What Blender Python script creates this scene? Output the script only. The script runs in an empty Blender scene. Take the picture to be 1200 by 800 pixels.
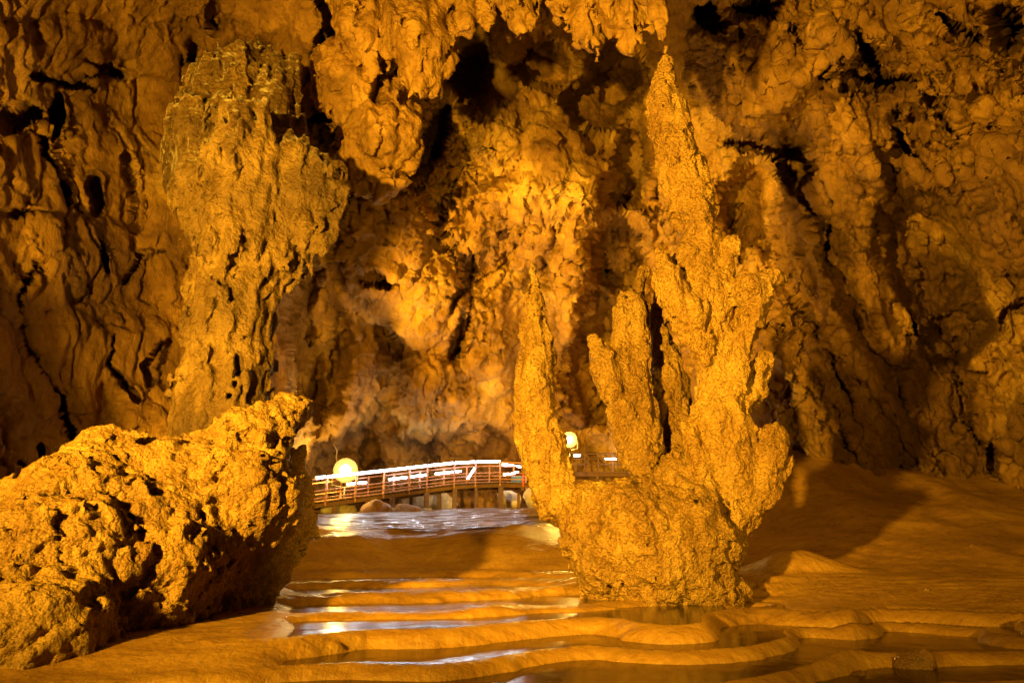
import bpy, math, random
import numpy as np
from mathutils import Vector, Matrix

random.seed(7)
sc = bpy.context.scene
C = sc.collection

# ------------------------------------------------------------------ camera
EYE = 1.0
PITCH = math.radians(16.3)
FOC = 800.0                       # focal length in photograph pixels (1200 wide)
cd = bpy.data.cameras.new('camera')
cam = bpy.data.objects.new('camera', cd)
C.objects.link(cam)
cam.location = (0, 0, EYE)
cam.rotation_euler = (math.pi / 2 + PITCH, 0, 0)
cd.sensor_width = 36
cd.lens = 24
cd.clip_end = 500
sc.camera = cam

# ------------------------------------------------------------------ world: a closed cave, only a trace of stray light
w = bpy.data.worlds.new('World')
sc.world = w
w.use_nodes = True
w.node_tree.nodes['Background'].inputs[0].default_value = (1.0, 0.50, 0.11, 1)
w.node_tree.nodes['Background'].inputs[1].default_value = 0.008

# ------------------------------------------------------------------ show-cave flood lights (sodium) and added fills
SOD = (1.0, 0.535, 0.035)


def spot(name, loc, target, power, cone, blend=0.6, size=0.12, color=SOD):
    l = bpy.data.lights.new(name, 'SPOT')
    l.energy = power
    l.color = color
    l.spot_size = math.radians(cone)
    l.spot_blend = blend
    l.shadow_soft_size = size
    o = bpy.data.objects.new(name, l)
    C.objects.link(o)
    o.location = loc
    o.rotation_euler = (Vector(target) - Vector(loc)).to_track_quat('-Z', 'Y').to_euler()
    return o


spot('flood_or_fill', (-5.8, -1.8, EYE + 2.1), (0.3, 12.5, EYE + 6.2), 32000, 84, 0.9, 0.22)       # key, left of the camera
spot('flood_or_fill', (-6.9, 16.6, EYE + 1.5), (4.2, 27.0, EYE + 9.5), 20000, 66, 0.5, 0.12)      # behind the column, across the back wall
spot('flood_or_fill', (2.6, 12.2, EYE + 0.1), (-2.0, 26.0, EYE + 8.5), 2600, 84, 0.9, 0.2)        # added fill hidden behind the mound, lifts the back wall
spot('flood_or_fill', (2.3, 11.6, EYE + 0.2), (8.5, 14.5, EYE + 9.0), 4200, 74, 0.9, 0.2)         # added out of sight behind the mound to brighten the right roof
spot('flood_or_fill', (-7.6, 3.6, EYE + 0.4), (-9.2, 15.0, EYE + 6.5), 13000, 92, 0.9, 0.25)      # unseen fill added for the left wall
spot('flood_or_fill', (5.4, -2.0, EYE + 1.6), (7.0, 15.0, EYE + 3.6), 3600, 88, 1.0, 0.3)         # right apron and wall

spot('flood_or_fill', (3.4, -1.6, EYE + 1.3), (-1.6, 13.5, EYE - 0.3), 9000, 30, 1.0, 0.3)         # added lamp across the pools, lifts the boulder's shadow off the slope

sc.view_settings.view_transform = 'Standard'
sc.view_settings.look = 'None'
sc.view_settings.exposure = 0.32
sc.view_settings.gamma = 1.0
sc.view_settings.use_curve_mapping = False
sc.cycles.use_denoising = True
sc.cycles.max_bounces = 5
sc.cycles.diffuse_bounces = 2
sc.cycles.glossy_bounces = 3
sc.cycles.transmission_bounces = 4
sc.cycles.sample_clamp_indirect = 4.0
sc.cycles.caustics_reflective = False
sc.cycles.caustics_refractive = False

# ------------------------------------------------------------------ numpy helpers
F32 = np.float32
cp, sp_ = math.cos(PITCH), math.sin(PITCH)


def wp(px, py, D):
    """world point seen at photograph pixel (px, py), D metres ahead of the camera"""
    a = (np.asarray(px, float) - 600) / FOC
    b = (400 - np.asarray(py, float)) / FOC
    y = cp - b * sp_
    z = sp_ + b * cp
    t = D / y
    return np.stack([a * t, y * t, z * t + EYE], -1)


def mpp(py, D):
    b = (400 - py) / FOC
    return D / (cp - b * sp_) / FOC


_rng = np.random.RandomState(11)
_perm = np.concatenate([_rng.permutation(256)] * 3).astype(np.int32)
_g = _rng.normal(size=(256, 3))
_grad = (_g / np.linalg.norm(_g, axis=1, keepdims=True)).astype(F32)
_jit = _rng.rand(256, 3).astype(F32)


def perlin(P):
    sh = P.shape[:-1]
    P = P.reshape(-1, 3).astype(F32)
    out = np.empty(len(P), F32)
    for s in range(0, len(P), 400000):
        p = P[s:s + 400000]
        i = np.floor(p).astype(np.int32)
        f = p - i
        i &= 255
        u = f * f * f * (f * (f * 6 - 15) + 10)
        r = 0
        for dx in (0, 1):
            wx = u[:, 0] if dx else 1 - u[:, 0]
            for dy in (0, 1):
                wy = u[:, 1] if dy else 1 - u[:, 1]
                for dz in (0, 1):
                    wz = u[:, 2] if dz else 1 - u[:, 2]
                    h = _perm[_perm[_perm[(i[:, 0] + dx) & 255] + ((i[:, 1] + dy) & 255)] + ((i[:, 2] + dz) & 255)]
                    g = _grad[h]
                    r = r + wx * wy * wz * (g[:, 0] * (f[:, 0] - dx) + g[:, 1] * (f[:, 1] - dy) + g[:, 2] * (f[:, 2] - dz))
        out[s:s + 400000] = r
    return (out * 1.5).reshape(sh)


def fbm(P, octv=4, gain=0.5, lac=2.03):
    a, s, o = 1.0, 1.0, 0
    for k in range(octv):
        o = o + a * perlin(P * s + k * 17.3)
        a *= gain
        s *= lac
    return o


def ridged(P, octv=3, gain=0.5):
    a, s, o = 1.0, 1.0, 0
    for k in range(octv):
        o = o + a * (1 - 2.2 * np.abs(perlin(P * s + k * 31.7)))
        a *= gain
        s *= 2.1
    return o


def worley3(P):
    """F1, F2 of a 3-D cellular pattern"""
    sh = P.shape[:-1]
    P = P.reshape(-1, 3).astype(F32)
    o1 = np.empty(len(P), F32)
    o2 = np.empty(len(P), F32)
    for s in range(0, len(P), 300000):
        p = P[s:s + 300000]
        i = np.floor(p).astype(np.int32)
        f = p - i
        d1 = np.full(len(p), 9, F32)
        d2 = np.full(len(p), 9, F32)
        for dx in (-1, 0, 1):
            for dy in (-1, 0, 1):
                for dz in (-1, 0, 1):
                    h = _perm[_perm[_perm[(i[:, 0] + dx) & 255] + ((i[:, 1] + dy) & 255)] + ((i[:, 2] + dz) & 255)]
                    q = _jit[h]
                    d = (q[:, 0] + dx - f[:, 0]) ** 2 + (q[:, 1] + dy - f[:, 1]) ** 2 + (q[:, 2] + dz - f[:, 2]) ** 2
                    d2 = np.minimum(d2, np.maximum(d1, d))
                    d1 = np.minimum(d1, d)
        o1[s:s + 300000] = np.sqrt(d1)
        o2[s:s + 300000] = np.sqrt(d2)
    return o1.reshape(sh), o2.reshape(sh)


def facets(P):
    """fractured look: every cell of a cellular pattern is its own tilted plane"""
    sh = P.shape[:-1]
    P = P.reshape(-1, 3).astype(F32)
    out = np.empty(len(P), F32)
    for s in range(0, len(P), 300000):
        p = P[s:s + 300000]
        i = np.floor(p).astype(np.int32)
        f = p - i
        d1 = np.full(len(p), 9, F32)
        val = np.zeros(len(p), F32)
        for dx in (-1, 0, 1):
            for dy in (-1, 0, 1):
                for dz in (-1, 0, 1):
                    h = _perm[_perm[_perm[(i[:, 0] + dx) & 255] + ((i[:, 1] + dy) & 255)] + ((i[:, 2] + dz) & 255)]
                    q = _jit[h]
                    g = _grad[(h + 91) & 255]
                    vx, vy, vz = f[:, 0] - q[:, 0] - dx, f[:, 1] - q[:, 1] - dy, f[:, 2] - q[:, 2] - dz
                    d = vx * vx + vy * vy + vz * vz
                    v = g[:, 0] * vx + g[:, 1] * vy + g[:, 2] * vz + 0.5 * (q[:, 1] - 0.5)
                    m = d < d1
                    val = np.where(m, v, val)
                    d1 = np.where(m, d, d1)
        out[s:s + 300000] = val
    return out.reshape(sh)


def sstep(a, b, x):
    t = np.clip((x - a) / (b - a), 0, 1)
    return t * t * (3 - 2 * t)


def tps_fit(pts, vals, lam=1e-4):
    pts = np.asarray(pts, float)
    n = len(pts)
    r = np.linalg.norm(pts[:, None] - pts[None], axis=-1)
    K = np.where(r > 0, r * r * np.log(np.maximum(r, 1e-9)), 0) + lam * np.eye(n)
    Q = np.c_[np.ones(n), pts]
    A = np.zeros((n + 3, n + 3))
    A[:n, :n] = K
    A[:n, n:] = Q
    A[n:, :n] = Q.T
    sol = np.linalg.solve(A, np.r_[np.asarray(vals, float), 0, 0, 0])

    def ev(x, y):
        o = sol[n] + sol[n + 1] * x + sol[n + 2] * y
        for k in range(n):
            r2 = (x - pts[k, 0]) ** 2 + (y - pts[k, 1]) ** 2
            o = o + sol[k] * 0.5 * r2 * np.log(np.maximum(r2, 1e-12))
        return o
    return ev


def mesh_np(name, V, Q):
    """mesh from numpy vertices and quads, smooth shaded"""
    V = np.ascontiguousarray(V, F32)
    Q = np.ascontiguousarray(Q, np.int32)
    m = bpy.data.meshes.new(name)
    m.vertices.add(len(V))
    m.vertices.foreach_set('co', V.ravel())
    m.loops.add(Q.size)
    m.loops.foreach_set('vertex_index', Q.ravel())
    m.polygons.add(len(Q))
    m.polygons.foreach_set('loop_start', np.arange(0, Q.size, 4, dtype=np.int32))
    m.polygons.foreach_set('use_smooth', np.ones(len(Q), bool))
    m.update(calc_edges=True)
    m.validate()
    return m


def add(name, mesh, mat, parent=None, loc=(0, 0, 0)):
    o = bpy.data.objects.new(name, mesh)
    C.objects.link(o)
    if mat is not None and (not mesh.materials):
        mesh.materials.append(mat)
    o.parent = parent
    o.location = loc
    return o


def tag(o, label=None, cat=None, group=None, kind=None):
    if label:
        o['label'] = label
    if cat:
        o['category'] = cat
    if group:
        o['group'] = group
    if kind:
        o['kind'] = kind
    return o


def empty(name, loc):
    o = bpy.data.objects.new(name, None)
    C.objects.link(o)
    o.location = loc
    return o


def grid_quads(nu, nv):
    i = np.arange(nu * nv).reshape(nv, nu)
    return np.stack([i[:-1, :-1], i[:-1, 1:], i[1:, 1:], i[1:, :-1]], -1).reshape(-1, 4)


def grid_normals(P):
    du = np.gradient(P, axis=1)
    dv = np.gradient(P, axis=0)
    n = np.cross(du, dv)
    n /= np.linalg.norm(n, axis=-1, keepdims=True) + 1e-9
    toc = np.array([0, 0, EYE]) - P
    s = np.sign((n * toc).sum(-1, keepdims=True))
    return n * s


# ------------------------------------------------------------------ materials
class NT:
    def __init__(self, name):
        self.m = bpy.data.materials.new(name)
        self.m.use_nodes = True
        self.t = self.m.node_tree
        self.b = self.t.nodes['Principled BSDF']
        self.tc = self.t.nodes.new('ShaderNodeTexCoord').outputs['Object']

    def n(self, typ, **kw):
        x = self.t.nodes.new(typ)
        for k, v in kw.items():
            setattr(x, k, v)
        return x

    def l(self, a, b):
        self.t.links.new(a, b)

    def mapping(self, scale):
        x = self.n('ShaderNodeMapping')
        x.inputs['Scale'].default_value = scale
        self.l(self.tc, x.inputs['Vector'])
        return x.outputs[0]

    def noise(self, vec, scale, detail=6, rough=0.6, dist=0.0):
        x = self.n('ShaderNodeTexNoise')
        x.inputs['Scale'].default_value = scale
        x.inputs['Detail'].default_value = detail
        x.inputs['Roughness'].default_value = rough
        x.inputs['Distortion'].default_value = dist
        self.l(vec, x.inputs['Vector'])
        return x.outputs[0]

    def voro(self, vec, scale, feat='F1'):
        x = self.n('ShaderNodeTexVoronoi', feature=feat)
        x.inputs['Scale'].default_value = scale
        self.l(vec, x.inputs['Vector'])
        return x.outputs['Distance']

    def ramp(self, fac, stops):
        x = self.n('ShaderNodeValToRGB')
        el = x.color_ramp.elements
        while len(el) < len(stops):
            el.new(0.5)
        for e, (p, c) in zip(el, stops):
            e.position = p
            e.color = (*c, 1) if len(c) == 3 else c
        self.l(fac, x.inputs[0])
        return x.outputs[0]

    def mix(self, fac, a, b, mode='MIX'):
        x = self.n('ShaderNodeMix', data_type='RGBA', blend_type=mode)
        if isinstance(fac, (int, float)):
            x.inputs[0].default_value = fac
        else:
            self.l(fac, x.inputs[0])
        for s, v in ((6, a), (7, b)):
            if isinstance(v, tuple):
                x.inputs[s].default_value = (*v, 1)
            else:
                self.l(v, x.inputs[s])
        return x.outputs[2]

    def math(self, op, a, b=None):
        x = self.n('ShaderNodeMath', operation=op)
        for s, v in ((0, a), (1, b)):
            if v is None:
                continue
            if isinstance(v, (int, float)):
                x.inputs[s].default_value = v
            else:
                self.l(v, x.inputs[s])
        return x.outputs[0]

    def bump(self, height, dist, strength=1.0, normal=None):
        x = self.n('ShaderNodeBump')
        x.inputs['Distance'].default_value = dist
        x.inputs['Strength'].default_value = strength
        self.l(height, x.inputs['Height'])
        if normal is not None:
            self.l(normal, x.inputs['Normal'])
        return x.outputs[0]


def rock(name, dark, mid, pale, stain_tint=None, cscale=0.5, pop=18.0, popd=0.02, nscale=9.0, nd=0.03, rough=0.62, streak=0.35, patch=(0.45, 0.62)):
    t = NT(name)
    big = t.noise(t.tc, cscale, 5, 0.6, 0.4)
    col = t.ramp(big, [(0.3, dark), (0.5, mid), (0.72, pale)])
    st = t.noise(t.mapping((1, 1, streak)), cscale * 5, 6, 0.65, 0.6)
    stc = t.ramp(st, [(0.35, (0.55, 0.48, 0.42)), (0.6, (1.0, 1.0, 1.0))])
    col = t.mix(0.8, col, stc, 'MULTIPLY')
    fine = t.noise(t.tc, cscale * 40, 4, 0.7)
    fc = t.ramp(fine, [(0.3, (0.72, 0.68, 0.62)), (0.65, (1.08, 1.05, 1.0))])
    col = t.mix(0.7, col, fc, 'MULTIPLY')
    if stain_tint:
        sa = t.n('ShaderNodeAttribute', attribute_name='stain_tint').outputs['Fac']
        col = t.mix(sa, col, stain_tint)
    t.l(col, t.b.inputs['Base Color'])
    rr = t.ramp(st, [(0.35, (rough - 0.2,) * 3), (0.6, (rough + 0.12,) * 3)])
    t.l(rr, t.b.inputs['Roughness'])
    t.b.inputs['Specular IOR Level'].default_value = 0.4
    n1 = t.noise(t.mapping((1, 1, 0.5)) if name == 'cave_limestone' else t.tc, nscale, 10, 0.7, 0.3)
    nb = t.bump(n1, nd)
    v = t.voro(t.tc, pop)
    v2 = t.voro(t.tc, pop * 2.3)
    hv = t.math('ADD', t.math('MULTIPLY', v, -1.0), t.math('MULTIPLY', v2, -0.5))
    nb = t.bump(hv, popd, 1.0, nb)
    t.l(nb, t.b.inputs['Normal'])
    return t.m


M_wall = rock('cave_limestone', (0.14, 0.066, 0.015), (0.40, 0.225, 0.052), (0.60, 0.40, 0.125), (0.13, 0.062, 0.02), 0.22, 6.0, 0.006, 2.8, 0.24, 0.66, 0.5)
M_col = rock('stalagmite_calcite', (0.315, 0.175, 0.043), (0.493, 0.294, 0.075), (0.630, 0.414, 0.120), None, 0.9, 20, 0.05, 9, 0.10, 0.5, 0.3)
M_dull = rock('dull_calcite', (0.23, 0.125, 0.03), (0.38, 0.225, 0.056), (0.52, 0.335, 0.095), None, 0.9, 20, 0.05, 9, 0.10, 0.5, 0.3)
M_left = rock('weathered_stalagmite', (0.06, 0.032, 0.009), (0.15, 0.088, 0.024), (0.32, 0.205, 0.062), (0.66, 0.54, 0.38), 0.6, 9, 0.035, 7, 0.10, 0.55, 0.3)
M_bould = rock('boulder_limestone', (0.231, 0.124, 0.028), (0.399, 0.235, 0.055), (0.525, 0.340, 0.090), None, 0.8, 20, 0.045, 10, 0.11, 0.6, 0.8)
M_pale = rock('pale_boulder', (0.34, 0.30, 0.24), (0.55, 0.50, 0.40), (0.70, 0.66, 0.56), None, 0.8, 6, 0.02, 4, 0.05, 0.7, 0.8)
M_hang = rock('stalactite_calcite', (0.16, 0.08, 0.018), (0.38, 0.215, 0.05), (0.54, 0.35, 0.10), None, 0.5, 5, 0.04, 4, 0.09, 0.6, 0.35)


def floor_mat():
    t = NT('flowstone')
    big = t.noise(t.tc, 0.5, 5, 0.6, 0.5)
    col = t.ramp(big, [(0.3, (0.22, 0.118, 0.024)), (0.55, (0.37, 0.205, 0.042)), (0.75, (0.50, 0.305, 0.07))])
    st = t.noise(t.mapping((1.0, 3.0, 1.0)), 3.0, 6, 0.65, 0.4)
    stc = t.ramp(st, [(0.35, (0.62, 0.56, 0.5)), (0.62, (1, 1, 1))])
    col = t.mix(0.75, col, stc, 'MULTIPLY')
    t.l(col, t.b.inputs['Base Color'])
    rr = t.ramp(st, [(0.35, (0.2,) * 3), (0.6, (0.42,) * 3)])
    t.l(rr, t.b.inputs['Roughness'])
    t.b.inputs['Specular IOR Level'].default_value = 0.6
    n1 = t.noise(t.mapping((1.0, 1.0, 1.0)), 16, 8, 0.68)
    nb = t.bump(n1, 0.02)
    nb = t.bump(t.noise(t.mapping((3.0, 1.0, 1.0)), 5, 6, 0.6), 0.015, 1.0, nb)
    t.l(nb, t.b.inputs['Normal'])
    return t.m


M_floor = floor_mat()


def water_mat(name, rough, ripple, scale, tint=(0.16, 0.085, 0.025), depth=0.75):
    t = NT(name)
    t.b.inputs['Base Color'].default_value = (*tint, 1)
    t.b.inputs['Roughness'].default_value = rough
    t.b.inputs['IOR'].default_value = 1.33
    t.b.inputs['Transmission Weight'].default_value = depth
    n1 = t.noise(t.tc, scale, 3, 0.5)
    t.l(t.bump(n1, ripple), t.b.inputs['Normal'])
    return t.m


M_water = water_mat('pool_water', 0.14, 0.006, 3.5, (0.022, 0.010, 0.003), 0.08)


def film_mat():
    t = NT('running_water')
    t.b.inputs['Base Color'].default_value = (0.20, 0.12, 0.045, 1)
    t.b.inputs['IOR'].default_value = 1.33
    st = t.noise(t.mapping((0.35, 1.6, 1.0)), 2.4, 6, 0.65, 0.5)
    t.l(t.ramp(st, [(0.47, (0.05,) * 3), (0.56, (0.7,) * 3)]), t.b.inputs['Roughness'])
    t.l(t.ramp(st, [(0.47, (0.5,) * 3), (0.56, (0.05,) * 3)]), t.b.inputs['Specular IOR Level'])
    n1 = t.noise(t.mapping((0.6, 1.6, 1.0)), 5.0, 5, 0.6)
    t.l(t.bump(n1, 0.035), t.b.inputs['Normal'])
    return t.m


M_film = film_mat()


def plain(name, col, rough=0.6, metal=0.0, var=0.25):
    t = NT(name)
    n1 = t.noise(t.tc, 12, 5, 0.6)
    c = t.ramp(n1, [(0.3, tuple(x * (1 - var) for x in col)), (0.7, tuple(min(1, x * (1 + var)) for x in col))])
    t.l(c, t.b.inputs['Base Color'])
    t.b.inputs['Roughness'].default_value = rough
    t.b.inputs['Metallic'].default_value = metal
    return t.m


def emit(name, col, s):
    t = NT(name)
    t.b.inputs['Base Color'].default_value = (0.03, 0.03, 0.03, 1)
    t.b.inputs['Specular IOR Level'].default_value = 0.0
    t.b.inputs['Emission Color'].default_value = (*col, 1)
    t.b.inputs['Emission Strength'].default_value = s
    return t.m


# ------------------------------------------------------------------ cave wall and roof (one continuous rock face)
def build_wall():
    step = 1.9
    us = np.arange(-270, 1471, step)
    vs = np.arange(-270, 640, step)
    U, V = np.meshgrid(us, vs)
    ctl = [(-270, 600, 7), (-270, 300, 8), (-270, -270, 7), (0, 560, 13), (0, 300, 13), (0, 0, 12), (0, -270, 8),
           (130, 480, 16.5), (280, 60, 19), (200, 300, 18.5), (200, 60, 18), (200, -270, 9), (320, 520, 22), (350, 350, 22), (360, 160, 18),
           (350, 575, 30), (400, 540, 33), (440, 560, 32.5), (420, 400, 28), (420, 230, 20), (430, 60, 16.5), (420, -120, 12), (420, -270, 9.5),
           (500, 540, 33.5), (500, 450, 30), (490, 330, 26), (520, 200, 23), (560, 80, 22), (560, -60, 16), (580, -270, 10),
           (600, 545, 35), (600, 300, 28), (620, 180, 21), (690, 540, 39), (690, 400, 34), (700, 230, 22), (720, 110, 22), (700, -20, 14.5), (720, -270, 10),
           (780, 540, 33), (780, 330, 30), (800, 120, 20), (850, 520, 22), (880, 300, 22), (900, 120, 17), (880, 0, 15.5), (900, -270, 10),
           (960, 525, 18.5), (1000, 400, 19.5), (1020, 200, 17), (1020, 50, 14.5), (1040, -270, 9),
           (1100, 540, 20), (1100, 350, 20.5), (1200, 560, 19.5), (1200, 300, 16.5), (1200, 100, 14.5), (1200, -270, 8.5),
           (1320, 560, 15), (1320, 200, 13), (1470, 600, 9), (1470, 200, 8), (1470, -270, 7), (600, 640, 36), (1000, 640, 18), (200, 640, 16)]
    ctl = np.array(ctl, float)
    ev = tps_fit(ctl[:, :2] / 400, np.log(ctl[:, 2]), 2e-3)
    D = np.exp(ev(U / 400, V / 400))
    # domain warp keeps outlines ragged
    P2 = np.stack([U / 70, V / 70, np.zeros_like(U)], -1)
    wu = U + 17 * fbm(P2, 5, 0.6)
    wv = V + 17 * fbm(P2 + 41.3, 5, 0.6)
    w2u = U + 5 * fbm(P2 * 2.2 + 9, 3, 0.6)
    w2v = V + 5 * fbm(P2 * 2.2 + 77, 3, 0.6)
    sc_ = D / 20.0

    def loc(cx, cy, rx, ry, ang, a=wu, b=wv):
        c, s = math.cos(math.radians(ang)), math.sin(math.radians(ang))
        x = (a - cx) * c + (b - cy) * s
        y = -(a - cx) * s + (b - cy) * c
        return x / rx, y / ry
    H = np.zeros_like(U)
    # hanging and bulging masses: x, y, half width, half height, tilt, metres proud
    lumps = [(445, 300, 55, 75, -10, 3.0), (500, 330, 60, 95, 0, 3.0), (470, 265, 40, 45, 0, 3.4), (500, 465, 58, 58, 0, 2.6),
             (415, 440, 40, 95, 28, 2.2), (395, 360, 26, 60, 15, 1.8), (560, 260, 55, 70, 15, 2.2), (600, 220, 60, 40, -15, 2.6),
             (585, 150, 42, 50, 10, 2.4), (640, 160, 34, 34, 0, 2.2), (665, 205, 60, 62, 0, 2.6), (625, 265, 30, 60, 15, 1.8),
             (580, 380, 45, 90, 5, 1.8), (668, 330, 30, 95, 4, 4.6), (672, 440, 26, 70, 0, 4.2), (545, 480, 30, 60, 0, 1.5), (715, 500, 30, 50, 0, 2.0), (740, 300, 26, 90, 5, 1.4),  # tall ridge beside the hollow raised to throw shade over it
             (860, 70, 50, 60, -25, 2.6), (905, 90, 55, 62, -15, 2.6), (880, 125, 60, 34, 15, 2.8), (935, 60, 40, 60, 0, 2.4), (985, 40, 40, 60, -10, 2.8),
             (1040, 30, 50, 50, 0, 2.2), (1000, 140, 60, 55, 20, 2.4), (990, 190, 50, 80, -20, 2.0), (1090, 90, 55, 60, -40, 2.0), (1150, 60, 70, 40, 35, 2.0),
             (1110, 20, 70, 30, 20, 2.6), (1185, 230, 40, 110, 10, 1.6), (1180, 400, 65, 60, 40, 2.2), (1195, 470, 60, 60, 0, 1.8), (1150, 355, 36, 40, 0, 1.2),
             (960, 330, 30, 90, -25, 1.0), (1010, 330, 26, 100, -25, 1.2), (1060, 330, 22, 130, -25, 1.0), (930, 270, 30, 90, -12, 1.3), (905, 380, 30, 60, 0, 1.0),
             (20, 90, 50, 55, 0, 1.0), (85, 60, 60, 40, 25, 0.9), (30, 190, 60, 60, 0, 0.9), (100, 150, 45, 40, -30, 1.1), (130, 200, 60, 70, 0, 0.9),
             (130, 300, 70, 60, 0, 0.9), (60, 300, 40, 90, 10, 0.8), (150, 400, 55, 60, 0, 0.9), (90, 420, 50, 70, -10, 0.9), (20, 450, 50, 90, -20, 0.9),
             (170, 470, 40, 40, 0, 0.8), (190, 270, 40, 80, 0, 0.8), (60, 520, 60, 50, 20, 0.9), (180, 40, 60, 50, 0, 0.9), (250, 25, 50, 45, 10, 1.0), (310, 20, 40, 60, 0, 1.1),
             (350, 90, 26, 90, -8, 1.3), (345, 30, 30, 50, 0, 1.4), (380, 150, 22, 60, -10, 1.2)]
    for (cx, cy, rx, ry, an, A) in lumps:
        x, y = loc(cx, cy, rx, ry, an)
        r2 = x * x + y * y
        if cx < 330:
            H = np.maximum(H, 0.8 * A * np.clip(1 - r2, 0, 1) ** 0.8)
        else:
            H = np.maximum(H, A * np.clip(1 - r2, 0, 1) ** 0.62 * (0.78 + 0.32 * np.clip(y, -1, 1)))
    # random bulges at two sizes, joined at creases
    cen = sstep(330, 420, U) * (1 - 0.55 * sstep(900, 1000, U))
    f1, f2 = worley3(np.stack([wu / 52, wv / 62, np.full_like(U, 0.3)], -1))
    H += 0.10 * cen * (U < 840) * np.sqrt(np.clip(1 - f1 * f1, 0, 1))
    f1, f2 = worley3(np.stack([w2u / 22, w2v / 27, np.full_like(U, 5.3)], -1))
    H += 0.05 * cen * (U < 840) * np.sqrt(np.clip(1 - f1 * f1, 0, 1)) * (0.5 + 0.8 * sstep(-0.2, 0.4, fbm(P2 * 0.4 + 5, 2)))
    # ragged hanging folds: each swells downwards and breaks off
    ph = wv / 44 + 1.5 * fbm(P2 * np.array([1.5, 0.6, 1]) + 61, 3) + 0.22 * ridged(np.stack([wu / 11, wv / 60, np.zeros_like(U)], -1), 2)
    fold = ph - np.floor(ph)
    fold = fold * (1 - sstep(0.90, 1.0, fold))
    top = np.clip(cen + 0.5 * sstep(880, 960, U) * (1 - sstep(200, 300, V)), 0, 1)
    H += 0.75 * top * fold * sstep(-0.25, 0.35, fbm(P2 * 0.35 + 3, 3))
    ph = wv / 19 + 1.3 * fbm(P2 * 2.2 + 91, 3) + 0.2 * ridged(np.stack([wu / 7, wv / 40, np.zeros_like(U)], -1), 2)
    fold = ph - np.floor(ph)
    fold = fold * (1 - sstep(0.88, 1.0, fold))
    H += 0.26 * top * (1 - 0.6 * sstep(840, 940, U)) * fold * sstep(-0.2, 0.3, fbm(P2 * 0.5 + 33, 3))
    # slanting streaks on the right face
    rt = sstep(860, 960, U) * sstep(110, 240, V)
    a = math.radians(-62)
    sx, sy = U * math.cos(a) + V * math.sin(a), -U * math.sin(a) + V * math.cos(a)
    H += rt * 0.8 * ridged(np.stack([wu * 0.88 / 46 - wv * 0.47 / 46, (wu * 0.47 + wv * 0.88) / 260, np.zeros_like(U)], -1), 3)
    # fluted curtain
    fl = np.exp(-(((U - 505) / 55) ** 2 + ((V - 470) / 45) ** 2) ** 2) + np.exp(-(((U - 240) / 60) ** 2 + ((V - 30) / 40) ** 2) ** 2) * 0.7 \
        + np.exp(-(((U - 665) / 60) ** 2 + ((V - 235) / 40) ** 2) ** 2) * 0.6
    H += fl * 0.28 * ridged(np.stack([wu / 9, wv / 70, np.zeros_like(U)], -1), 2)
    # recesses: x, y, half width, half height, tilt, metres deep
    holes = [(548, 70, 34, 60, 0, 3.5), (505, 165, 18, 55, 25, 4), (470, 205, 20, 25, 40, 3), (640, 75, 45, 38, 0, 3.5), (725, 90, 44, 50, 25, 6), (700, 120, 44, 40, 0, 5),
             (730, 225, 28, 26, 0, 4.5), (740, 190, 22, 60, 0, 3), (725, 300, 36, 60, 0, 6), (700, 430, 42, 70, 0, 6), (700, 370, 26, 40, 0, 5), (545, 330, 8, 45, 25, 2), (535, 400, 9, 30, 10, 2),
             (450, 395, 8, 26, -30, 2), (440, 330, 30, 10, 10, 2), (930, 190, 24, 36, 0, 5), (880, 240, 40, 60, 10, 3.5), (905, 178, 60, 10, 12, 3), (880, 10, 30, 14, 0, 3), (835, 20, 20, 25, 0, 3), (1040, 95, 40, 12, 0, 2.5), (1180, 35, 22, 26, -30, 3.5), (1120, 35, 40, 8, 30, 2.5),
             (1085, 300, 58, 95, -20, 3.6), (1120, 390, 48, 34, -30, 3.6), (1165, 535, 8, 28, -5, 1.5), (895, 285, 12, 20, -20, 2), (968, 60, 6, 40, 0, 2), (1020, 70, 6, 40, -30, 1.5),
             (25, 138, 32, 10, -15, 1.8), (65, 140, 7, 28, 5, 1.6), (112, 228, 7, 26, 0, 1.5), (125, 80, 26, 7, 25, 1.3), (85, 100, 30, 6, 15, 1.0), (30, 250, 30, 6, 5, .6),
             (210, 85, 6, 26, 0, 1.2), (225, 60, 10, 20, 0, 1.2), (255, 20, 12, 22, 0, 1.4), (345, 130, 8, 40, 0, 2.2), (370, 65, 7, 40, 15, 1.5), (385, 20, 8, 30, -10, 1.5), (400, 130, 50, 7, -20, 2), (460, 110, 8, 40, 15, 2),
             (372, 400, 42, 120, 0, 5.5), (360, 290, 34, 50, 0, 4), (560, 520, 40, 26, 0, 1.5), (430, 520, 12, 30, 0, 1.5), (630, 320, 8, 30, 30, 1.5), (600, 290, 6, 20, 40, 1)]
    R = np.zeros_like(U)
    for (cx, cy, rx, ry, an, A) in holes:
        x, y = loc(cx, cy, rx, ry, an, w2u, w2v)
        R = np.maximum(R, A * (1 - sstep(0.55, 1.1, np.sqrt(x * x + y * y))))
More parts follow.
